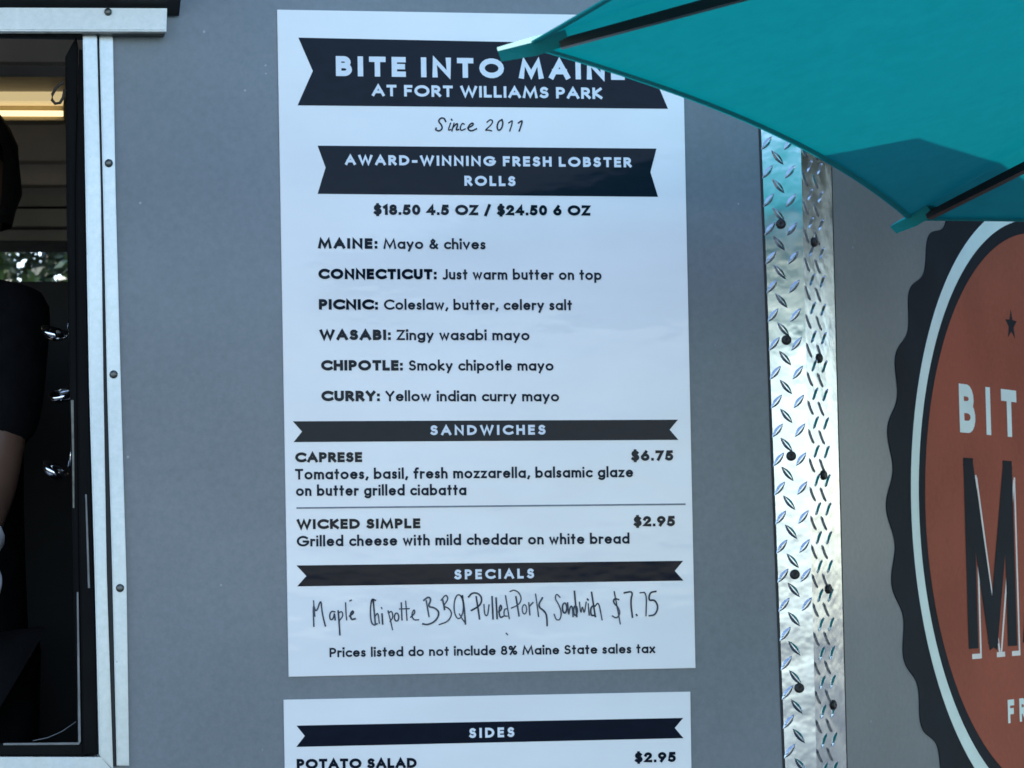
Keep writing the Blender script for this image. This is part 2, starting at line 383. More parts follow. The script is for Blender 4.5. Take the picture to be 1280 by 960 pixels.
bm = bmesh.new(); tube(bm, [P(-500, 140, .80), P(79, 142, .80)], .0048, 12); centred('bar_bright_line', bm, M['glow_bar'], glow_bar, True)  # brightest line of the sunlit bar, as an added glow
bm = bmesh.new(); box(bm, glow_bar.location.x-.2, glow_bar.location.x-.17, .865, .9, P(0, 120, .86)[2], P(0, 92, .86)[2]); centred('bracket', bm, M['dark_panel2'], glow_bar)
# counter inside
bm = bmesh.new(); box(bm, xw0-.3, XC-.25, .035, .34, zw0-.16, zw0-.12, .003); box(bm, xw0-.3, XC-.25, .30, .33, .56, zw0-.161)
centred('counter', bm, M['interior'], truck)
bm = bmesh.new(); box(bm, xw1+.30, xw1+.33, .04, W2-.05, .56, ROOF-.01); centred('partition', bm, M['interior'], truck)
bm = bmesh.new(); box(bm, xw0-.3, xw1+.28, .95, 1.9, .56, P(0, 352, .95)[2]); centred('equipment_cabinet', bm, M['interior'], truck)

# ladles hanging just inside the right jamb
def ladle(px, py, y, tilt, label):
    o = P(px, py, y)
    t = thing('ladle', label, 'ladle', o, 'steel ladles hanging inside the window')
    bm = bmesh.new()
    prof = [(.003, -.0145), (.012, -.0125), (.018, -.006), (.0205, .0), (.0195, .0), (.017, -.005), (.011, -.0105), (.002, -.012)]
    ax = Vector((math.sin(tilt), -.35, math.cos(tilt))).normalized()
    lathe(bm, prof, (0, 0, 0), ax, 22)
    b = mesh_obj('bowl', bm, M['steel'], t, True); b.location = (0, 0, 0)
    bm = bmesh.new()
    tube(bm, [(.019, 0, .001), (.022, 0, .02), (.026, 0, .08), (.030, .0, .30)], [.0028, .0024, .002, .002], 8)
    h = mesh_obj('handle', bm, M['steel'], t, True); h.location = (0, 0, 0)
    return t
ladle(69, 413, .16, .25, 'steel ladle at the window jamb, topmost of the three')
ladle(77, 490, .16, -.3, 'steel ladle at the window jamb, middle and least visible of the three')
ladle(70, 585, .16, .5, 'steel ladle at the window jamb, lowest of the three')

# --- tread plate corner trim
def tread_bar(bm, c, ex, ez, n, L, W, H, ang):
    d = ex*math.cos(ang)+ez*math.sin(ang); s = -ex*math.sin(ang)+ez*math.cos(ang)
    outl = []
    for k in range(-3, 4):
        t = k/3; outl.append((t*L/2, W/2*(1-abs(t)**1.8)))
    top = outl; bot = [(x, -y) for x, y in outl[1:-1]][::-1]
    ring = top+bot
    v0 = [bm.verts.new(c+d*x+s*y-n*.0003) for x, y in ring]
    v1 = [bm.verts.new(c+d*(x*.74)+s*(y*.18)+n*H) for x, y in ring]
    k = len(ring)
    for i in range(k): bm.faces.new((v0[i], v0[(i+1) % k], v1[(i+1) % k], v1[i]))
    bm.faces.new(v1)
zlo, zhi = .20, 2.50
ztop = P(955, 60)[2]
trim = None
# left leaf (flat on the side wall)
a0, a1 = P(951, 170)[0], P(981, 960)[0]
def leftedge(z):
    zt, zb = P(951, 170)[2], P(981, 960)[2]; f = (z-zb)/(zt-zb); return a1+(a0-a1)*f
bm = bmesh.new()
def grid_sheet(bm, fn, nu, nv):
    V = [[bm.verts.new(fn(i/nu, j/nv)) for i in range(nu+1)] for j in range(nv+1)]
    for j in range(nv):
        for i in range(nu): bm.faces.new((V[j][i], V[j][i+1], V[j+1][i+1], V[j+1][i]))
    return V
XE = XC+.0022
def plate_solid(corners, depth):
    bm = bmesh.new(); prism(bm, corners, depth); return bm
le0, le1 = leftedge(zlo), leftedge(zhi)
trim = centred('corner_trim', plate_solid([Vector((le0, -.003, zlo)), Vector((XE, -.003, zlo)), Vector((XE, -.003, zhi)), Vector((le1, -.003, zhi))], Vector((0, .0029, 0))), M['tread'], truck)
SR = PN(1047, 600)[0]
n2 = centred('trim_leaf', plate_solid([nose(0.0, zlo, .003), nose(SR, zlo, .003), nose(SR, zhi, .003), nose(0.0, zhi, .003)], -NN*.0029), M['tread'], trim)
lipm = bmesh.new(); prism(lipm, [nose(SR, zlo, .0035), nose(SR+.002, zlo, .0035), nose(SR+.002, zhi, .0035), nose(SR, zhi, .0035)], -NN*.0034); centred('trim_edge', lipm, M['rubber'], trim)
lipm = bmesh.new(); prism(lipm, [Vector((le0-.003, -.002, zlo)), Vector((le0, -.002, zlo)), Vector((le1, -.002, zhi)), Vector((le1-.003, -.002, zhi))], Vector((0, .0019, 0))); centred('trim_edge', lipm, M['rubber'], trim)
PX, PZ = .0352, .0413
EZ = Vector((0, 0, 1)); EX = Vector((1, 0, 0))
z_ref = P(983, 520)[2]; x_ref = P(983, 520)[0]
bm = bmesh.new()
for j in range(-30, 40):
    z = z_ref+j*PZ
    if zlo+.02 < z < zhi-.02:
        xm = leftedge(z)+.021+.0015*math.sin(j*.9)
        if xm < XC-.008: tread_bar(bm, Vector((xm, -.003, z)), EX, EZ, Vector((0, -1, 0)), .029, .0098, .0023, rad(130))
    z += PZ/2
    if zlo+.02 < z < zhi-.02:
        for xx in (leftedge(z)+.0075, leftedge(z)+.0405):
            if xx < XC-.006: tread_bar(bm, Vector((xx, -.003, z)), EX, EZ, Vector((0, -1, 0)), .027, .0096, .0023, rad(50))
centred('tread_pattern', bm, M['tread'], trim)
bm = bmesh.new()
for j in range(-30, 40):
    z = z_ref+.012+j*PZ
    for s0 in (.010, .045):
        if zlo+.02 < z < zhi-.02 and s0 < SR-.008: tread_bar(bm, nose(s0, z, .003), NE, EZ, NN, .029, .0098, .0023, rad(130))
    z += PZ/2
    for s0 in (.0275, .0615):
        if zlo+.02 < z < zhi-.02 and s0 < SR-.004: tread_bar(bm, nose(s0, z, .003), NE, EZ, NN, .027, .0096, .0023, rad(50))
centred('tread_pattern', bm, M['tread'], trim)
# screws of the trim
def dark_screw(bmf):
    lathe(bmf, [(.0072, 0), (.0070, .0022), (.0052, .0038), (.0022, .0042), (.0012, .0030)], (0, 0, 0), (0, -1, 0), 18)
src = None
for (x, y) in [(976, 280), (983, 425), (989, 570), (993.5, 718), (999, 860), (970, 140)]:
    q = P(x, y, -.0031)
    if src is None:
        bm = bmesh.new(); dark_screw(bm); src = mesh_obj('screw', bm, M['screw_black'], trim, True)
        src.location = q-Vector(trim.location)-Vector(truck.location)
    else: place_copy(src, trim, q)
for (x, y) in [(1015, 303), (1021.5, 448), (1027, 594), (1033, 736), (1039, 881)]:
    s_, z_ = PN(x, y); place_copy(src, trim, nose(s_, z_, .0031), (0, 0, PHI))

# ------------------------------------------------------------------ stroke lettering
def arc(cx, cy, rx, ry, a0, a1, n=None):
    n = n or max(3, int(abs(a1-a0)/22)+1)
    return [(cx+rx*math.cos(rad(a0+(a1-a0)*i/n)), cy+ry*math.sin(rad(a0+(a1-a0)*i/n))) for i in range(n+1)]
def circ(cx, cy, rx, ry): return arc(cx, cy, rx, ry, 0, 360, 18)
X = .62
G = {
 'A': (.78, [[(0, 0), (.39, 1), (.78, 0)], [(.14, .33), (.64, .33)]]),
 'B': (.52, [[(0, 0), (0, 1), (.26, 1)]+arc(.26, .77, .21, .23, 80, -90)+[(.03, .54)], [(.26, .54)]+arc(.28, .27, .25, .27, 90, -90)+[(.0, 0)]]),
 'C': (.80, [arc(.5, .5, .5, .5, 48, 312, 14)]),
 'D': (.74, [[(0, 0), (0, 1), (.24, 1)]+arc(.24, .5, .5, .5, 90, -90, 9)+[(0, 0)]]),
 'E': (.44, [[(.44, 1), (0, 1), (0, 0), (.44, 0)], [(0, .52), (.40, .52)]]),
 'F': (.44, [[(.44, 1), (0, 1), (0, 0)], [(0, .50), (.38, .50)]]),
 'G': (.96, [arc(.5, .5, .5, .5, 45, 350, 15)+[(.97, .46), (.56, .46)]]),
 'H': (.62, [[(0, 0), (0, 1)], [(.62, 0), (.62, 1)], [(0, .52), (.62, .52)]]),
 'I': (0, [[(0, 0), (0, 1)]]),
 'J': (.30, [[(.30, 1), (.30, .22)]+arc(.10, .20, .20, .22, 0, -120)]),
 'K': (.58, [[(0, 0), (0, 1)], [(.54, 1), (.04, .5), (.58, 0)]]),
 'L': (.42, [[(0, 1), (0, 0), (.42, 0)]]),
 'M': (.98, [[(0, 0), (.13, 1), (.49, .08), (.85, 1), (.98, 0)]]),
 'N': (.68, [[(0, 0), (0, 1), (.68, 0), (.68, 1)]]),
 'O': (.98, [circ(.49, .5, .49, .5)]),
 'P': (.50, [[(0, 0), (0, 1), (.24, 1)]+arc(.24, .72, .26, .28, 80, -90)+[(.02, .44)]]),
 'R': (.54, [[(0, 0), (0, 1), (.24, 1)]+arc(.24, .73, .25, .27, 80, -90)+[(.02, .46)], [(.22, .46), (.54, 0)]]),
 'S': (.50, [arc(.26, .755, .22, .245, 35, 260)+arc(.24, .265, .26, .265, 80, -145)]),
 'T': (.56, [[(0, 1), (.56, 1)], [(.28, 1), (.28, 0)]]),
 'U': (.60, [[(0, 1), (0, .3)]+arc(.30, .3, .30, .3, 180, 360)+[(.60, 1)]]),
 'V': (.70, [[(0, 1), (.35, 0), (.70, 1)]]),
 'W': (1.12, [[(0, 1), (.28, 0), (.56, .95), (.84, 0), (1.12, 1)]]),
 'X': (.62, [[(0, 0), (.62, 1)], [(0, 1), (.62, 0)]]),
 'Y': (.62, [[(0, 1), (.31, .48), (.62, 1)], [(.31, .48), (.31, 0)]]),
 'Z': (.56, [[(0, 1), (.56, 1), (0, 0), (.56, 0)]]),
 'a': (.54, [circ(.27, .31, .27, .31), [(.54, X), (.54, 0)]]),
 'b': (.54, [[(0, 1.04), (0, 0)], circ(.27, .31, .27, .31)]),
 'c': (.44, [arc(.29, .31, .29, .31, 50, 310, 10)]),
 'd': (.54, [circ(.27, .31, .27, .31), [(.54, 1.04), (.54, 0)]]),
 'e': (.54, [[(.02, .33), (.54, .33)]+arc(.28, .31, .27, .31, 8, 318, 12)]),
 'f': (.30, [[(.32, 1.03), (.22, 1.03), (.13, .92), (.12, 0)], [(0, X), (.28, X)]]),
 'g': (.54, [circ(.27, .31, .27, .31), [(.54, X), (.54, -.06)]+arc(.28, -.08, .26, .22, 0, -145)]),
 'h': (.42, [[(0, 1.04), (0, 0)], [(0, .38)]+arc(.21, .38, .21, .24, 160, 0)+[(.42, 0)]]),
 'i': (0, [[(0, X), (0, 0)], [(0, .97), (0, .98)]]),
 'k': (.44, [[(0, 1.04), (0, 0)], [(.40, X), (.04, .32), (.44, 0)]]),
 'l': (0, [[(0, 1.04), (0, 0)]]),
 'm': (.76, [[(0, X), (0, 0)], [(0, .40)]+arc(.19, .40, .19, .22, 160, 0)+[(.38, 0)], [(.38, .40)]+arc(.57, .40, .19, .22, 160, 0)+[(.76, 0)]]),
 'n': (.42, [[(0, X), (0, 0)], [(0, .38)]+arc(.21, .38, .21, .24, 160, 0)+[(.42, 0)]]),
 'o': (.58, [circ(.29, .31, .29, .31)]),
 'p': (.54, [[(0, X), (0, -.32)], circ(.27, .31, .27, .31)]),
 'r': (.24, [[(0, X), (0, 0)], [(0, .36)]+arc(.20, .38, .20, .22, 165, 70)]),
 's': (.30, [arc(.16, .465, .14, .155, 35, 260)+arc(.14, .155, .16, .155, 80, -145)]),
 't': (.26, [[(.13, .92), (.13, 0)], [(0, X), (.26, X)]]),
 'u': (.42, [[(0, X), (0, .22)]+arc(.21, .22, .21, .22, 180, 360), [(.42, X), (.42, 0)]]),
 'v': (.46, [[(0, X), (.23, 0), (.46, X)]]),
 'w': (.72, [[(0, X), (.18, 0), (.36, .58), (.54, 0), (.72, X)]]),
 'x': (.42, [[(0, 0), (.42, X)], [(0, X), (.42, 0)]]),
 'y': (.46, [[(0, X), (.24, .02)], [(.46, X), (.11, -.30)]]),
 'z': (.38, [[(0, X), (.38, X), (0, 0), (.38, 0)]]),
 '0': (.52, [circ(.26, .5, .26, .5)]),
 '1': (.18, [[(0, .84), (.18, 1), (.18, 0)]]),
 '2': (.50, [arc(.25, .74, .24, .26, 170, -35)+[(0, 0), (.50, 0)]]),
 '4': (.58, [[(.42, 0), (.42, 1), (0, .28), (.58, .28)]]),
 '5': (.50, [[(.46, 1), (.12, 1), (.05, .55)]+arc(.22, .31, .27, .31, 110, -140)]),
 '6': (.54, [circ(.27, .30, .27, .30), [(.03, .40), (.36, 1)]]),
 '7': (.50, [[(0, 1), (.50, 1), (.14, 0)]]),
 '8': (.50, [circ(.25, .76, .20, .24), circ(.25, .27, .25, .27)]),
 '9': (.54, [circ(.27, .70, .27, .30), [(.51, .60), (.18, 0)]]),
 '$': (.50, [arc(.26, .755, .22, .245, 35, 260)+arc(.24, .265, .26, .265, 80, -145), [(.25, 1.16), (.25, -.16)]]),
 '&': (.64, [[(.64, 0), (.16, .66), (.13, .84), (.27, 1), (.41, .84), (.36, .68), (.06, .38), (.01, .2), (.12, .03), (.30, 0), (.50, .15), (.62, .42)]]),
 '/': (.36, [[(0, -.12), (.36, 1.1)]]),
 '%': (.74, [circ(.15, .82, .14, .18), circ(.59, .18, .14, .18), [(.12, 0), (.62, 1)]]),
 ':': (0, [[(0, .0), (0, .01)], [(0, .64), (0, .65)]]),
 '.': (0, [[(0, .0), (0, .01)]]),
 ',': (.06, [[(.08, .06), (0, -.16)]]),
 '-': (.28, [[(0, .36), (.28, .36)]]),
}
def ribbon(bm, pts, t, to3, zoff):
    """flat stroke of width t along pts; to3 maps (x, y, lift) to world"""
    closed = len(pts) > 4 and abs(pts[0][0]-pts[-1][0]) < 1e-6 and abs(pts[0][1]-pts[-1][1]) < 1e-6
    if closed: pts = pts[:-1]
    q = []
    for p in pts:
        if not q or math.hypot(p[0]-q[-1][0], p[1]-q[-1][1]) > 1e-5: q.append(p)
    pts = q; n = len(pts)
    if n < 2: return
    if not closed:
        def ext(a, b):
            l = math.hypot(a[0]-b[0], a[1]-b[1]); e = t/2 if l > 1e-5 else t/2
            return (a[0]+(a[0]-b[0])/l*e, a[1]+(a[1]-b[1])/l*e)
        pts = [ext(pts[0], pts[1])]+pts[1:-1]+[ext(pts[-1], pts[-2])]
    L, R = [], []
    for i in range(n):
        if closed: a, b, c = pts[i-1], pts[i], pts[(i+1) % n]
        else: a, b, c = pts[max(i-1, 0)], pts[i], pts[min(i+1, n-1)]
        d1 = (b[0]-a[0], b[1]-a[1]); d2 = (c[0]-b[0], c[1]-b[1])
        if i == 0 and not closed: d1 = d2
        if i == n-1 and not closed: d2 = d1
        l1, l2 = math.hypot(*d1), math.hypot(*d2)
        n1 = (-d1[1]/l1, d1[0]/l1); n2_ = (-d2[1]/l2, d2[0]/l2)
        mx, my = n1[0]+n2_[0], n1[1]+n2_[1]; ml = math.hypot(mx, my)
        if ml < 1e-4: mx, my, ml = n1[0], n1[1], 1
        mx, my = mx/ml, my/ml
        k = min(1.9, 1/max(.2, mx*n1[0]+my*n1[1]))*t/2
        # keep sharp joins inside the line: shift instead of poking out
        L.append((b[0]+mx*k, b[1]+my*k)); R.append((b[0]-mx*k, b[1]-my*k))
    VL = [bm.verts.new(to3(x, y, zoff+i*4e-6)) for i, (x, y) in enumerate(L)]; VR = [bm.verts.new(to3(x, y, zoff+i*4e-6)) for i, (x, y) in enumerate(R)]
    for i in range(n if closed else n-1):
        j = (i+1) % n; bm.faces.new((VR[i], VR[j], VL[j], VL[i]))
def text_mesh(s, A, B, cap, t, up, nrm, gap=None, slant=0.0, split=None):
    """letters of string s between world points A and B (baseline), cap height cap, stroke t (fraction of cap)"""
    A, B = Vector(A), Vector(B); L = (B-A).length/cap; ex = (B-A).normalized()
    sp = .34
    gap = (.12 if t > .19 else .15) if gap is None else gap
    ws = [G[c][0] for c in s if c != ' ']
    def total(xs, g):
        w = 0
        for i, c in enumerate(s):
            w += sp*xs if c == ' ' else G[c][0]*xs*(1-t)+t
            if i < len(s)-1: w += g if c != ' ' and s[i+1] != ' ' else g*.5
        return w
    base = total(0, gap); one = total(1, gap)-base
    xs = (L-base)/one; xs = max(.72, min(1.45, xs))
    g0 = total(xs, 0); g1 = total(xs, 1)-g0; gap = (L-g0)/g1
    bm = bmesh.new(); x = 0.0
    def to3(px, py, z): return A+ex*(px*cap)+up*(py*cap)+nrm*z
    for i, c in enumerate(s):
        if c == ' ': x += sp*xs+gap*.5; continue
        for k, path in enumerate(G[c][1]):
            pts = [(x+t/2+px*xs*(1-t)+slant*py, t/2+py*(1.05 if c.islower() else 1)*(1-t)) for px, py in path]
            tt = t*(1.2 if t < .2 else .92) if (len(path) == 2 and abs(path[0][1]-path[1][1]) < .02 and abs(path[0][0]-path[1][0]) < .02) else t
            ribbon(bm, pts, tt, to3, k*.0001)
        x += G[c][0]*xs*(1-t)+t
        if i < len(s)-1: x += gap if s[i+1] != ' ' else gap*.5
        if split: split(bm); bm = bmesh.new()
    return bm
UP = Vector((0, 0, 1)); FN = Vector((0, -1, 0))
def line(s, x0, y0, x1, y1, cap, t, m, parent, yp, gap=None, slant=0.0, name='lettering', split=False):
    A = P(x0, y0, yp); B = P(x1, y1, yp); c = (P(x0, y0-cap, yp)-A).length
    if split: text_mesh(s, A, B, c, t, UP, FN, gap, slant, lambda b_: centred('letter', b_, m, parent)); return
    return centred(name, text_mesh(s, A, B, c, t, UP, FN, gap, slant), m, parent)

# ------------------------------------------------------------------ menu sheets
YS, YB, YT = -.0040, -.0043, -.0047
menu = centred('menu_sheet', pprism([(346.5, 12), (853, 20.5), (869.5, 835), (361, 846)], YS, -.0002, .0006), M['paper'], None)
tag(menu, 'tall white laminated menu sheet listing lobster rolls, sandwiches and specials', 'menu', 'menu sheets on the truck wall')
def banner(pts, parent): return centred('banner', pprism(pts, YB, YS+.0001), M['ink'], parent)
b = banner([(373, 47), (833, 56.5), (818, 96), (835, 136), (372, 131.7), (391, 88.6)], menu)
line('BITE INTO MAINE', 420, 95, 781, 100, 25, .27, M['white_print'], b, YT, .30, split=True)
line('AT FORT WILLIAMS PARK', 465, 120, 753, 123.8, 14.4, .24, M['white_print'], b, YT)
b = banner([(397, 182), (820.6, 185.7), (813, 215), (822.5, 246), (397, 242.3), (407, 209.4)], menu)
line('AWARD-WINNING FRESH LOBSTER', 431.4, 206, 789.5, 209.2, 12.6, .26, M['white_print'], b, YT, .26)
line('ROLLS', 580.6, 232.2, 644.4, 232.8, 12.6, .26, M['white_print'], b, YT, .26)
line('$18.50 4.5 OZ / $24.50 6 OZ', 467, 268.6, 738, 269.6, 13.2, .28, M['ink'], menu, YT)
for (l, a0_, a1_, txt, c0, c1, yl, yr) in [
    ('MAINE:', 397.5, 472, 'Mayo & chives', 479.4, 607, 310.6, 311.8),
    ('CONNECTICUT:', 398, 546, 'Just warm butter on top', 553.5, 752, 348.9, 350),
    ('PICNIC:', 398.7, 472.6, 'Coleslaw, butter, celery salt', 480, 715, 387, 387.8),
    ('WASABI:', 399.5, 488.7, 'Zingy wasabi mayo', 496, 662, 425, 425.4),
    ('CHIPOTLE:', 401.4, 503.7, 'Smoky chipotle mayo', 511, 692, 463.2, 463.4),
    ('CURRY:', 401.7, 475, 'Yellow indian curry mayo', 482, 699, 501.5, 501.8)]:
    k = (a1_-a0_)/(c1-a0_); ym = yl+(yr-yl)*k
    line(l, a0_, yl, a1_, ym, 13.2, .29, M['ink'], menu, YT)
    line(txt, c0, ym, c1, yr, 13.0, .195, M['ink_grey'], menu, YT)
b = banner([(366, 526.6), (847.5, 524.6), (837, 537), (848, 549.8), (367, 552.6), (377.6, 539.5)], menu)
line('SANDWICHES', 538, 544, 682, 543.3, 12.4, .25, M['white_print'], b, YT, .34)
line('CAPRESE', 369, 578, 452.7, 577.6, 12.6, .28, M['ink'], menu, YT)
line('$6.75', 789, 576.2, 841.7, 575.7, 13, .28, M['ink'], menu, YT)
line('Tomatoes, basil, fresh mozzarella, balsamic glaze', 369, 599.5, 791.5, 596.5, 13.4, .20, M['ink_grey'], menu, YT)
line('on butter grilled ciabatta', 370, 620, 583, 619.0, 13.4, .20, M['ink_grey'], menu, YT)
centred('printed_rule', pprism([(370.6, 634), (857, 629.2), (857, 631.2), (370.6, 636)], YT, YS+.0001), M['ink_soft'], menu)
line('WICKED SIMPLE', 371, 661.6, 525.5, 660.4, 12.6, .28, M['ink'], menu, YT)
line('$2.95', 792, 658.3, 844, 657.7, 13, .28, M['ink'], menu, YT)
line('Grilled cheese with mild cheddar on white bread', 371, 683.2, 787, 679.6, 13.4, .20, M['ink_grey'], menu, YT)
b = banner([(370.6, 706.8), (854, 701), (843.5, 713.6), (854.4, 725.8), (371.5, 733), (383, 720)], menu)
line('SPECIALS', 568, 724.4, 667.7, 722.9, 12.4, .25, M['white_print'], b, YT, .34)
line('Prices listed do not include 8% Maine State sales tax', 412, 821.6, 819, 816.4, 11.8, .195, M['ink_grey'], menu, YT)
# handwriting (felt pen), strokes read off the photograph
def EL(cx, cy, rx, ry): return [(cx+rx*math.cos(rad(a)), cy-ry*math.sin(rad(a))) for a in range(0, 361, 24)]
h1 = [
 [[(248, 250), (243, 112), (262, 175), (290, 85), (296, 170), (316, 248)], [(246, 100), (254, 190)]],
 [[(372, 165), (352, 160), (340, 185), (346, 214), (364, 206), (370, 168), (374, 212)]],
 [[(392, 160), (398, 230), (402, 300)], [(394, 172), (414, 160), (422, 188), (400, 216)]],
 [[(436, 112), (438, 170), (442, 212)]],
 [[(460, 190), (484, 172), (478, 156), (462, 180), (470, 212), (492, 206)], [(462, 100), (470, 96)]],
 [[(612, 96), (590, 86), (582, 150), (586, 222), (602, 246), (622, 236)]],
 [[(600, 100), (612, 232)], [(612, 190), (628, 166), (636, 232)]],
 [[(652, 178), (656, 236)], [(648, 140), (651, 146)]],
 [[(688, 160), (702, 215), (714, 270)], [(690, 172), (710, 158), (718, 196), (700, 222)]],
 [EL(738, 196, 13, 24)],
 [[(766, 112), (770, 212)], [(792, 102), (800, 214)], [(756, 148), (812, 146)]],
 [[(822, 196), (848, 172), (842, 148), (826, 180), (838, 214), (868, 212)]],
 [[(900, 96), (926, 74), (944, 92), (922, 134), (966, 140), (994, 172), (968, 222), (920, 242), (894, 236)], [(914, 100), (930, 192)]],
 [[(1002, 96), (1030, 60), (1046, 90), (1012, 132), (1048, 142), (1068, 176), (1044, 222), (992, 240)], [(1012, 96), (1022, 150)]],
 [EL(1106, 134, 28, 72), [(1110, 178), (1132, 214), (1146, 232)], [(1128, 70), (1140, 150), (1146, 236)]],
]
h2 = [
 [[(28, 76), (48, 52), (84, 54), (108, 84), (96, 128), (44, 156)], [(72, 76), (84, 150), (92, 206)]],
 [[(118, 122), (122, 184), (140, 190), (148, 124)]],
 [[(166, 76), (172, 206)], [(190, 84), (196, 204)]],
 [[(206, 166), (226, 146), (216, 118), (206, 160), (214, 202), (232, 192)]],
 [[(254, 146), (238, 150), (236, 190), (256, 190)], [(246, 70), (268, 204)]],
 [[(274, 44), (296, 34), (326, 50), (342, 88), (326, 122), (282, 142)], [(308, 76), (326, 188)]],
 [EL(358, 150, 13, 28)],
 [[(384, 112), (390, 182)], [(388, 132), (408, 110)]],
 [[(424, 60), (442, 192)], [(464, 82), (436, 132), (482, 164), (492, 200), (492, 246)]],
 [[(568, 78), (548, 56), (538, 84), (562, 122), (578, 168), (570, 212), (546, 214), (534, 180)]],
 [EL(596, 142, 13, 30)],
 [[(614, 112), (620, 192), (628, 134), (642, 130), (646, 192)]],
 [EL(660, 158, 11, 28), [(654, 44), (668, 192)]],
 [[(684, 108), (692, 182), (702, 124), (712, 182), (724, 108)]],
 [[(736, 118), (742, 184)], [(732, 90), (735, 94)]],
 [[(768, 126), (750, 142), (752, 186), (770, 186)]],
 [[(756, 50), (778, 192)], [(776, 132), (798, 104), (818, 212)]],
 [[(916, 92), (890, 84), (884, 110), (914, 138), (926, 176), (904, 204), (880, 190)], [(890, 46), (926, 236)]],
 [[(950, 52), (1002, 42), (986, 100), (998, 196)]], [[(1022, 182), (1024, 186)]],
 [[(1044, 52), (1082, 48), (1078, 188)]],
 [[(1136, 44), (1100, 50), (1094, 100), (1130, 92), (1152, 136), (1132, 184), (1098, 188)]],
 [[(250, 292), (258, 300)]],
]
bm = bmesh.new(); kz = 0
for (lst, ox) in ((h1, 340), (h2, 580)):
    for grp in lst:
        for st in grp:
            kz += 1
            A0 = P(ox, 730, YT)
            def to3(px, py, z, ox=ox): 
                q = P(ox+px/4.74, 730+py/4.74, YT); return q+FN*z
            # smooth the stroke
            pts = st
            for _ in range(2):
                if len(pts) > 2:
                    q = [pts[0]]
                    for a_, b_ in zip(pts, pts[1:]):
                        q += [(a_[0]*.75+b_[0]*.25, a_[1]*.75+b_[1]*.25), (a_[0]*.25+b_[0]*.75, a_[1]*.25+b_[1]*.75)]
                    pts = q+[pts[-1]]
            ribbon(bm, pts, random.choice((7.4, 8.8, 10.0)), to3, (kz % 12)*.00002)
centred('handwriting', bm, M['marker'], menu)
def brush(groups, scale, th, name, m):
    bm = bmesh.new(); kz = 0
    for ox, oy, lst in groups:
        for st in lst:
            kz += 1; pts = st
            for _ in range(2):
                if len(pts) > 2:
                    q = [pts[0]]
                    for a_, b_ in zip(pts, pts[1:]):
                        q += [(a_[0]*.75+b_[0]*.25, a_[1]*.75+b_[1]*.25), (a_[0]*.25+b_[0]*.75, a_[1]*.25+b_[1]*.75)]
                    pts = q+[pts[-1]]
            ribbon(bm, pts, th*(1.0 if kz % 2 else .82), lambda px, py, z: P(ox+px/scale, oy+py/scale, YT)+FN*z, kz*.00002)
    return centred(name, bm, m, menu)
brush([(340, 0, [
  [(992, 694), (984, 674), (962, 674), (950, 694), (968, 712), (974, 734), (956, 750), (934, 742), (938, 732)],
  [(1020, 704), (1006, 746), (1022, 740)], [(1026, 682), (1028, 686)],
  [(1040, 704), (1028, 748)], [(1034, 728), (1056, 704), (1062, 712), (1050, 744), (1066, 740)],
  [(1098, 710), (1088, 702), (1074, 728), (1080, 748), (1104, 736)],
  [(1118, 732), (1152, 714), (1146, 700), (1124, 716), (1120, 740), (1138, 750), (1168, 736)]]),
 (600, 0, [
  [(40, 698), (58, 682), (74, 690), (66, 712), (26, 746), (48, 742), (66, 748)],
  [(126, 684), (104, 694), (96, 728), (106, 748), (124, 734), (132, 700), (124, 684)],
  [(164, 702), (190, 684), (170, 748)], [(220, 702), (246, 684), (224, 748)]])],
 4.571, 8.5, 'lettering', M['ink_grey'])
# second sheet
sides = centred('menu_sheet', pprism([(354.6, 874.8), (863, 864.6), (867, 1130), (359, 1142)], YS-.0004, -.0002, .0006), M['paper'], None)
tag(sides, 'white laminated sheet of side dishes hung under the tall menu, cut by the frame', 'menu', 'menu sheets on the truck wall')
YB -= .0004; YT -= .0004; YS -= .0004
b = banner([(370.6, 907), (854, 897.4), (843.5, 910), (854.4, 922.7), (370.4, 933.7), (381, 920)], sides)
line('SIDES', 586.5, 922.6, 643, 921.2, 12.4, .25, M['white_print'], b, YT, .34)
line('POTATO SALAD', 371, 961.5, 521, 960, 12.8, .28, M['ink'], sides, YT)
line('$2.95', 793.4, 953.4, 845, 952.5, 12.8, .28, M['ink'], sides, YT)

# ------------------------------------------------------------------ round logo on the nose
LC, LZ, LA, LB = .950, 1.661, .590, .528
def ell(k0, lift, n=180, scal=0.0):
    pts = []
    for i in range(n):
        a = 2*math.pi*i/n; e = k0+scal*(1-0.0)*math.cos(33*(a-math.pi)) if scal else k0
        pts.append(nose(LC+(LA+e)*math.cos(a), LZ+(LB+e)*math.sin(a), lift))
    return pts
def disc(name, pts, m, parent, depth=.0004):
    bm = bmesh.new(); prism(bm, pts, -NN*depth); return centred(name, bm, m, parent)
logo = disc('logo_decal', ell(.078, .0012, 720, .0125), M['logo_black'], truck, .0011)
disc('logo_ring', ell(0.0, .0016, 160), M['logo_mint'], logo)
disc('logo_inner_band', ell(-.029, .0020, 160), M['logo_black'], logo)
disc('logo_field', ell(-.052, .0024, 160), M['logo_red'], logo)
def ntext(s, s0, s1, z, cap, t, m, lift, gap=None, xs=None, name='lettering'):
    text_mesh(s, nose(s0, z, lift), nose(s1, z, lift), cap, t, UP, NN, gap, 0.0, lambda b_: centred('letter', b_, m, logo))
b0 = PN(1197, 481)
ntext('BITE INTO', .556, 1.395, 1.783, .078, .25, M['logo_mint'], .0028, .42)
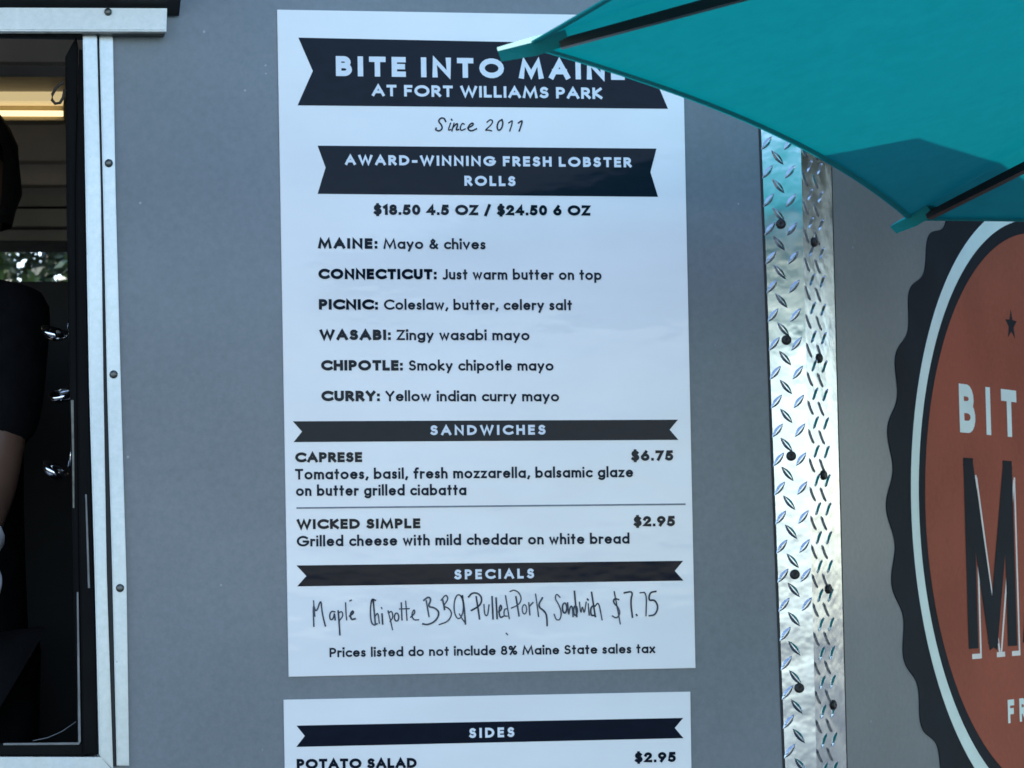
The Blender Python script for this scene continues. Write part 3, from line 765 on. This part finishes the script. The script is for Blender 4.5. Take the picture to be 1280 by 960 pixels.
def star(sc, zc, r):
    bm = bmesh.new(); pts = []
    for k in range(10):
        a = math.pi/2+k*math.pi/5; rr = r if k % 2 == 0 else r*.42
        pts.append(nose(sc+rr*math.cos(a), zc+rr*math.sin(a), .0028))
    prism(bm, pts, -NN*.0003); return centred('star', bm, M['logo_black'], logo)
star(.787, 1.970, .026); star(.950, 1.995, .026); star(1.113, 1.970, .026)
# MAINE: tall condensed black letters with a thin mint drop line
def tall(paths, x0, z0, w_, h_, t):
    for k, path in enumerate(paths):
        for (dx, dz, tt, m, lift) in ((t/2+.010, -.012, .0065, M['logo_cream'], .0026), (0, 0, t, M['logo_black'], .0029)):
            bm = bmesh.new()
            pts = [(x0+t/2+px*(w_-t)+dx, z0+t/2+py*(h_-t)) for px, py in path]
            if dx: pts = [(a_, b_-(.033 if py < .01 else .010)) for (a_, b_), (px, py) in zip(pts, path)]
            ribbon(bm, pts, tt, lambda a_, b_, z_: nose(a_, b_, lift+z_), k*.00004)
            centred('letter_stroke' if m is M['logo_black'] else 'letter_drop_line', bm, m, logo)
z0 = 1.439; hh = .304; t_ = .040
tall([[(0, 0), (0, 1)], [(1, 0), (1, 1)], [(.02, .985), (.485, .0)], [(.98, .985), (.515, .0)]], .566, z0, .205, hh, t_)
tall([[(0, 0), (.5, 1), (1, 0)], [(.2, .3), (.8, .3)]], .800, z0, .16, hh, t_)
tall([[(0, 0), (0, 1)]], .990, z0, .036, hh, t_)
tall([[(0, 0), (0, 1)], [(1, 0), (1, 1)], [(.0, 1), (1, 0)]], 1.065, z0, .14, hh, t_)
tall([[(1, 1), (0, 1), (0, 0), (1, 0)], [(0, .5), (.9, .5)]], 1.240, z0, .11, hh, t_)
for sx in (.566, .669, .770-.036):
    bm = bmesh.new(); prism(bm, [nose(sx+.014, z0-.0165, .0027), nose(sx+.0485, z0-.0165, .0027), nose(sx+.0485, z0-.0085, .0027), nose(sx+.014, z0-.0085, .0027)], -NN*.0002)
    centred('letter_foot', bm, M['logo_cream'], logo)
ntext('FRESH', .722, .965, 1.314, .038, .26, M['logo_mint'], .0028, .34)

# ------------------------------------------------------------------ umbrella
UC = Vector((2.12, -1.413, 2.092)); UR = 1.597; UA = 3.666; UH = .478; TX, TY = -.031, -.036; NU = 8
def rim(k, r=UR, dz=0.0):
    a = UA-2*math.pi*k/NU
    return Vector((UC.x+r*math.cos(a), UC.y+r*math.sin(a), UC.z+r*(TX*math.cos(a)+TY*math.sin(a))+dz))
apex = Vector((UC.x-UH*TX, UC.y-UH*TY, UC.z+UH))
umb = thing('patio_umbrella', 'teal market umbrella with black ribs leaning in beside the truck', 'umbrella', (UC.x, UC.y, 0))
for k in range(NU):
    A_, B_ = rim(k), rim(k+1)
    bm = bmesh.new(); NUu, NVv = 44, 40
    V = []
    for j in range(NVv+1):
        v = j/NVv            # 0 rim .. 1 apex
        row = []
        for i in range(NUu+1):
            u = i/NUu; p = A_.lerp(B_, u)
            out = (apex-p); sagin = .030*4*u*(1-u)*(1-v)       # scalloped hem
            q = p+out*(v+(1-v)*sagin/1.2)
            q.z -= .030*4*u*(1-u)*v*(1-v)*4*.5+.010*math.sin(u*9+k)*v*(1-v)*4*u*(1-u)-.0045*4*u*(1-u)*v*(1-v)*4*(math.sin(q.x*31+k)+math.sin(q.y*37+q.x*9)+.6*math.sin(q.x*63-q.y*41))
            q.z += .02*math.sin(math.pi*v)
            row.append(bm.verts.new(q))
        V.append(row)
    for j in range(NVv):
        for i in range(NUu):
            bm.faces.new((V[j][i], V[j][i+1], V[j+1][i+1], V[j+1][i]))
    pan = centred('canopy_panel', bm, M['canopy'], umb, True)
    # folded hem: a second narrow strip under the edge
    bm = bmesh.new(); prev = None
    for i in range(NUu+1):
        u = i/NUu
        p = A_.lerp(B_, u); out = apex-p; s = .030*4*u*(1-u)/1.2
        q0 = p+out*(s-.001); q1 = p+out*(s+.006); q0.z -= .002; q1.z -= .0035
        cur = (bm.verts.new(q0), bm.verts.new(q1))
        if prev: bm.faces.new((prev[0], cur[0], cur[1], prev[1]))
        prev = cur
    centred('hem', bm, M['canopy'], pan)
for k in range(NU):
    tip = rim(k); ax = (apex-tip); axn = ax.normalized()
    side = Vector((-math.sin(UA-2*math.pi*k/NU), math.cos(UA-2*math.pi*k/NU), 0)); dn = axn.cross(side).normalized()
    if dn.z > 0: dn = -dn
    s0 = tip+axn*.035+dn*.006; s1 = apex-axn*.10+dn*.05
    bm = bmesh.new()
    w0, w1, h0, h1_ = .0062, .010, .0095, .026
    a_ = [s0+side*w0, s0-side*w0, s0-side*w0+dn*h0, s0+side*w0+dn*h0]; b_ = [s1+side*w1, s1-side*w1, s1-side*w1+dn*h1_, s1+side*w1+dn*h1_]
    va = [bm.verts.new(p) for p in a_]; vb = [bm.verts.new(p) for p in b_]
    bm.faces.new(va); bm.faces.new(vb[::-1])
    for i in range(4): bm.faces.new((va[i], vb[i], vb[(i+1) % 4], va[(i+1) % 4]))
    bmesh.ops.recalc_face_normals(bm, faces=bm.faces)
    centred('rib', bm, M['rib'], umb)
    # fabric pocket over the rib end
    bm = bmesh.new()
    e0 = tip-axn*.030
    ring0 = [e0+side*.010, e0+dn*.010, e0-side*.010, e0-dn*.006]
    e1 = tip+axn*.008; ring1 = [e1+side*.015+dn*.003, e1+dn*.015, e1-side*.015+dn*.003, e1-dn*.006]
    e2 = tip+axn*.045; ring2 = [e2+side*.013-dn*.001, e2+dn*.014, e2-side*.013-dn*.001, e2-dn*.003]
    R_ = [[bm.verts.new(p) for p in r_] for r_ in (ring0, ring1, ring2)]
    bm.faces.new(R_[0])
    for r0, r1 in zip(R_, R_[1:]):
        for i in range(4): bm.faces.new((r0[i], r1[i], r1[(i+1) % 4], r0[(i+1) % 4]))
    bmesh.ops.recalc_face_normals(bm, faces=bm.faces)
    centred('rib_pocket', bm, M['canopy'], umb)
    bm = bmesh.new(); tube(bm, [tip+ax*.52+dn*.045, Vector((UC.x, UC.y, UC.z-.05))+side*0], .008, 8); centred('strut', bm, M['rib'], umb, True)
bm = bmesh.new(); tube(bm, [(UC.x, UC.y, .08), tuple(apex+Vector((0, 0, .04)))], .024, 16); centred('pole', bm, M['pole'], umb, True)
bm = bmesh.new(); lathe(bm, [(.30, 0), (.30, .05), (.27, .08), (.05, .10), (.045, .30), (.03, .30)], (UC.x, UC.y, 0), (0, 0, 1), 28); centred('base', bm, M['rib'], umb)
bm = bmesh.new(); lathe(bm, [(.05, -.06), (.05, 0), (.03, .02)], (UC.x, UC.y, UC.z-.03), (0, 0, 1), 16); centred('runner', bm, M['rib'], umb)

# ------------------------------------------------------------------ person behind the window
def skinned(name, verts, edges, radii, mat_, parent, sub=2, root=0):
    me = bpy.data.meshes.new(name); me.from_pydata([tuple(v) for v in verts], edges, [])
    o = bpy.data.objects.new(name, me); COL.objects.link(o)
    md = o.modifiers.new('skin', 'SKIN'); md.use_smooth_shade = True
    for i, r in enumerate(radii):
        rr = r if isinstance(r, tuple) else (r, r)
        me.skin_vertices[0].data[i].radius = rr
        me.skin_vertices[0].data[i].use_root = (i == root)
    sm = o.modifiers.new('sub', 'SUBSURF'); sm.levels = sub; sm.render_levels = sub
    bpy.context.view_layer.update()
    dg = bpy.context.evaluated_depsgraph_get()
    m2 = bpy.data.meshes.new_from_object(o.evaluated_get(dg)); m2.name = name
    bpy.data.objects.remove(o); 
    for p in m2.polygons: p.use_smooth = True
    m2.materials.clear(); m2.materials.append(mat_)
    o2 = bpy.data.objects.new(name, m2); COL.objects.link(o2)
    if parent: o2.parent = parent; o2.location = -Vector(parent.location)
    return o2
YPn = .50
hd = P(-54, 240, YPn)
cx = P(-112, 500, YPn)[0]; cy = YPn+.05
per = thing('person', 'person in black shirt and white glove working inside the serving window', 'person', (cx, cy, .55))
FZ = .55
sh = P(22, 408, YPn-.05); el = P(-9, 606, YPn-.13); wr = P(-36, 692, YPn-.26)
shl = Vector((2*cx-sh.x, sh.y+.05, sh.z)); ell_ = Vector((shl.x-.04, el.y, el.z)); wrl = Vector((ell_.x+.16, wr.y, wr.z))
neck = Vector((hd.x-.01, cy-.02, sh.z+.085)); hdc = Vector((hd.x, cy-.03, hd.z))
pel = Vector((cx, cy, FZ+.92))
V_ = [pel, Vector((cx, cy, FZ+1.10)), Vector((cx, cy, FZ+1.28)), Vector((cx+.01, cy, sh.z-.03)), neck, hdc-Vector((0, 0, .06)), hdc+Vector((0, 0, .01)), hdc+Vector((0, 0, .075)),
      sh, el, wr, shl, ell_, wrl,
      pel+Vector((.10, 0, -.06)), Vector((cx+.11, cy-.02, FZ+.48)), Vector((cx+.11, cy+.02, FZ+.08)), Vector((cx+.11, cy-.12, FZ+.035)),
      pel+Vector((-.10, 0, -.06)), Vector((cx-.11, cy-.02, FZ+.48)), Vector((cx-.11, cy+.02, FZ+.08)), Vector((cx-.11, cy-.12, FZ+.035))]
E_ = [(0, 1), (1, 2), (2, 3), (3, 4), (4, 5), (5, 6), (6, 7), (3, 8), (8, 9), (9, 10), (3, 11), (11, 12), (12, 13), (0, 14), (14, 15), (15, 16), (16, 17), (0, 18), (18, 19), (19, 20), (20, 21)]
R__ = [(.15, .11), (.135, .10), (.15, .11), (.13, .09), .055, (.062, .07), (.078, .095), (.066, .08), .042, .040, .029, .042, .040, .029,
       .09, .062, .045, .035, .09, .062, .045, .035]
skinned('body', V_, E_, R__, M['skin'], per)
# clothing: shirt over torso and upper arms, trousers
slv = el.lerp(sh, .20); slvl = ell_.lerp(shl, .12)
SV = [pel+Vector((0, 0, -.20)), V_[1], V_[2], V_[3], Vector((neck.x, neck.y, sh.z+.05)), sh+Vector((.0, 0, .012)), slv, shl+Vector((0, 0, .012)), slvl]
skinned('shirt', SV, [(0, 1), (1, 2), (2, 3), (3, 4), (3, 5), (5, 6), (3, 7), (7, 8)], [(.20, .145), (.185, .13), (.185, .13), (.15, .10), .098, .064, .060, .066, .060], M['cloth'], per)
skinned('trousers', [V_[0], V_[14], V_[15], V_[16], V_[18], V_[19], V_[20]], [(0, 1), (1, 2), (2, 3), (0, 4), (4, 5), (5, 6)], [(.18, .13), .11, .082, .07, .11, .082, .07], M['cloth'], per)
# hair: cap of hair over crown and back; face looks towards -Y and a little to the left
bm = bmesh.new(); bmesh.ops.create_uvsphere(bm, u_segments=24, v_segments=16, radius=1)
for v in list(bm.verts):
    v.co = Vector((v.co.x*.099, v.co.y*.114, v.co.z*.135))
bmesh.ops.delete(bm, geom=[v for v in bm.verts if v.co.y < -.092 and v.co.z < .045 or v.co.z < -.085], context='VERTS')
for v in bm.verts: v.co += hdc+Vector((0, .01, .025))+Vector((random.uniform(-1, 1), random.uniform(-1, 1), random.uniform(-1, 1)))*.0025
mesh_obj('hair', bm, M['hair'], per, True)
for sx in (-1, 1):
    bm = bmesh.new(); bmesh.ops.create_uvsphere(bm, u_segments=12, v_segments=8, radius=.0102)
    for v in bm.verts: v.co += hdc+Vector((sx*.031, -.0775, .012))
    e = mesh_obj('eye', bm, M['eye'], per, True)
    bm = bmesh.new(); bmesh.ops.create_uvsphere(bm, u_segments=10, v_segments=6, radius=.0072)
    for v in bm.verts: v.co += hdc+Vector((sx*.031, -.0822, .011))
    mesh_obj('iris', bm, M['iris'], e, True)
    bm = bmesh.new(); bmesh.ops.create_uvsphere(bm, u_segments=10, v_segments=8, radius=1)
    for v in bm.verts: v.co = Vector((v.co.x*.008, v.co.y*.018, v.co.z*.031))+hdc+Vector((sx*.083, .0, -.002))
    mesh_obj('ear', bm, M['skin'], per, True)
skinned('nose', [hdc+Vector((0, -.088, .012)), hdc+Vector((0, -.107, -.018)), hdc+Vector((0, -.096, -.028))], [(0, 1), (1, 2)], [.008, .013, .012], M['skin'], per, 1)
skinned('mouth', [hdc+Vector((-.024, -.086, -.052)), hdc+Vector((0, -.094, -.052)), hdc+Vector((.024, -.086, -.052))], [(0, 1), (1, 2)], [.003, .007, .003], M['logo_red'], per, 1)
# gloved hands: palm and five fingers each
def hand(wrist, d, sgn):
    d = d.normalized(); up_ = Vector((0, 0, 1)); sd_ = d.cross(up_).normalized()*sgn; dn_ = d.cross(sd_).normalized()*-sgn
    pv = [wrist-d*.02, wrist+d*.02, wrist+d*.055, wrist+d*.085]
    vv = list(pv); ee = [(0, 1), (1, 2), (2, 3)]; rr = [(.031, .027), (.033, .022), (.040, .017), (.038, .014)]
    palm = skinned('glove', vv, ee, rr, M['glove'], per, 2)
    for i, (o_, ln) in enumerate(((-.028, .068), (-.010, .078), (.010, .074), (.027, .060))):
        a0__ = wrist+d*.080+sd_*o_
        pts = [a0__, a0__+d*ln*.45-up_*.006, a0__+d*ln*.75-up_*.022, a0__+d*ln*.90-up_*.038]
        f = skinned('finger', pts, [(0, 1), (1, 2), (2, 3)], [.0095, .009, .0085, .007], M['glove'], per, 1)
    a0__ = wrist+d*.03-sd_*.030
    skinned('thumb', [a0__, a0__+d*.030-sd_*.018, a0__+d*.055-sd_*.018-up_*.01], [(0, 1), (1, 2)], [.012, .0105, .009], M['glove'], per, 1)
hand(wr, wr-el, 1); hand(wrl, wrl-ell_, -1)
# glove cuff on the near forearm
cu = wr.lerp(el, .25)
bm = bmesh.new(); dd = (wr-cu); 
tube(bm, [cu, cu+dd*.5, wr], [.041, .037, .033], 16, False); centred('glove_cuff', bm, M['glove'], per, True)

# ------------------------------------------------------------------ trees behind the truck (seen through it)
def tree(x, y, h, r, n, label, cat='tree', seed=1, group='trees behind the truck', leaf=.045, low=.2):
    rnd = random.Random(seed)
    t = thing('broadleaf_tree', label, cat, (x, y, 0), group)
    bm = bmesh.new()
    tube(bm, [(x, y, -.1), (x+.05, y, h*.25), (x-.05, y+.1, h*.5), (x, y, h*.85)], [.16, .12, .09, .03], 10)
    for k in range(9):
        a = k*2.4; z = h*(.28+.06*k)
        tube(bm, [(x, y, z), (x+math.cos(a)*r*.45, y+math.sin(a)*r*.45, z+h*.08), (x+math.cos(a)*r*.85, y+math.sin(a)*r*.85, z+h*.13)], [.06, .04, .012], 6)
    centred('trunk', bm, M['bark'], t, True)
    bm = bmesh.new()
    cl = []
    for k in range(46):
        u = rnd.uniform(-1, 1); a = rnd.uniform(0, 2*math.pi); q = rnd.uniform(.35, 1)**.6
        cl.append((x+r*q*math.sqrt(1-u*u)*math.cos(a), y+r*q*math.sqrt(1-u*u)*math.sin(a), h*(.5+low*.5)+h*(.48-low*.5)*q*u, rnd.uniform(.22, .5)*(leaf/.045)**.5))
    for k in range(n):
        c = rnd.choice(cl); s = rnd.uniform(.7, 1.35)*leaf
        p = Vector((rnd.gauss(c[0], c[3]*.6), rnd.gauss(c[1], c[3]*.6), rnd.gauss(c[2], c[3]*.5)))
        a_ = Vector((rnd.gauss(0, 1), rnd.gauss(0, 1), rnd.gauss(0, 1))).normalized(); b_ = a_.orthogonal().normalized()
        vs = [bm.verts.new(p+a_*s), bm.verts.new(p+b_*s*.55), bm.verts.new(p-a_*s), bm.verts.new(p-b_*s*.55)]
        bm.faces.new(vs)
    centred('crown', bm, M['leaf'], t)
q = P(30, 330, 7.5)
tree(q.x-.2, 7.5, 4.2, 1.5, 48000, 'leafy tree seen through the gap under the hood inside the truck', seed=3, leaf=.032)
tree(q.x+.4, 11.5, 6.5, 2.6, 26000, 'larger leafy tree further behind the truck, backing the first', seed=4, leaf=.07)
tree(q.x-3.4, 9.0, 5.4, 2.4, 26000, 'broad leafy tree behind the truck, left of the others', seed=9, leaf=.065)
shade = 'unseen tall trees added to darken the truck nose'  # out of view, added to keep reflections on nose and tread plate dark
tree(6.4, 2.6, 10, 3.4, 18000, 'tall tree added out of view beside the nose of the truck', seed=5, group=shade, leaf=.16, low=.175)
tree(7.6, 8.8, 12, 4.2, 16000, 'tall tree added out of view beyond the nose of the truck, furthest back', seed=6, group=shade, leaf=.17, low=.175)
tree(9.0, -4.5, 11, 3.8, 14000, 'tall tree added out of view right of the umbrella, furthest forward', seed=8, group=shade, leaf=.17, low=.175)

print('objects', len(bpy.data.objects), 'tris', sum(len(o.data.polygons) for o in bpy.data.objects if o.type == 'MESH'))
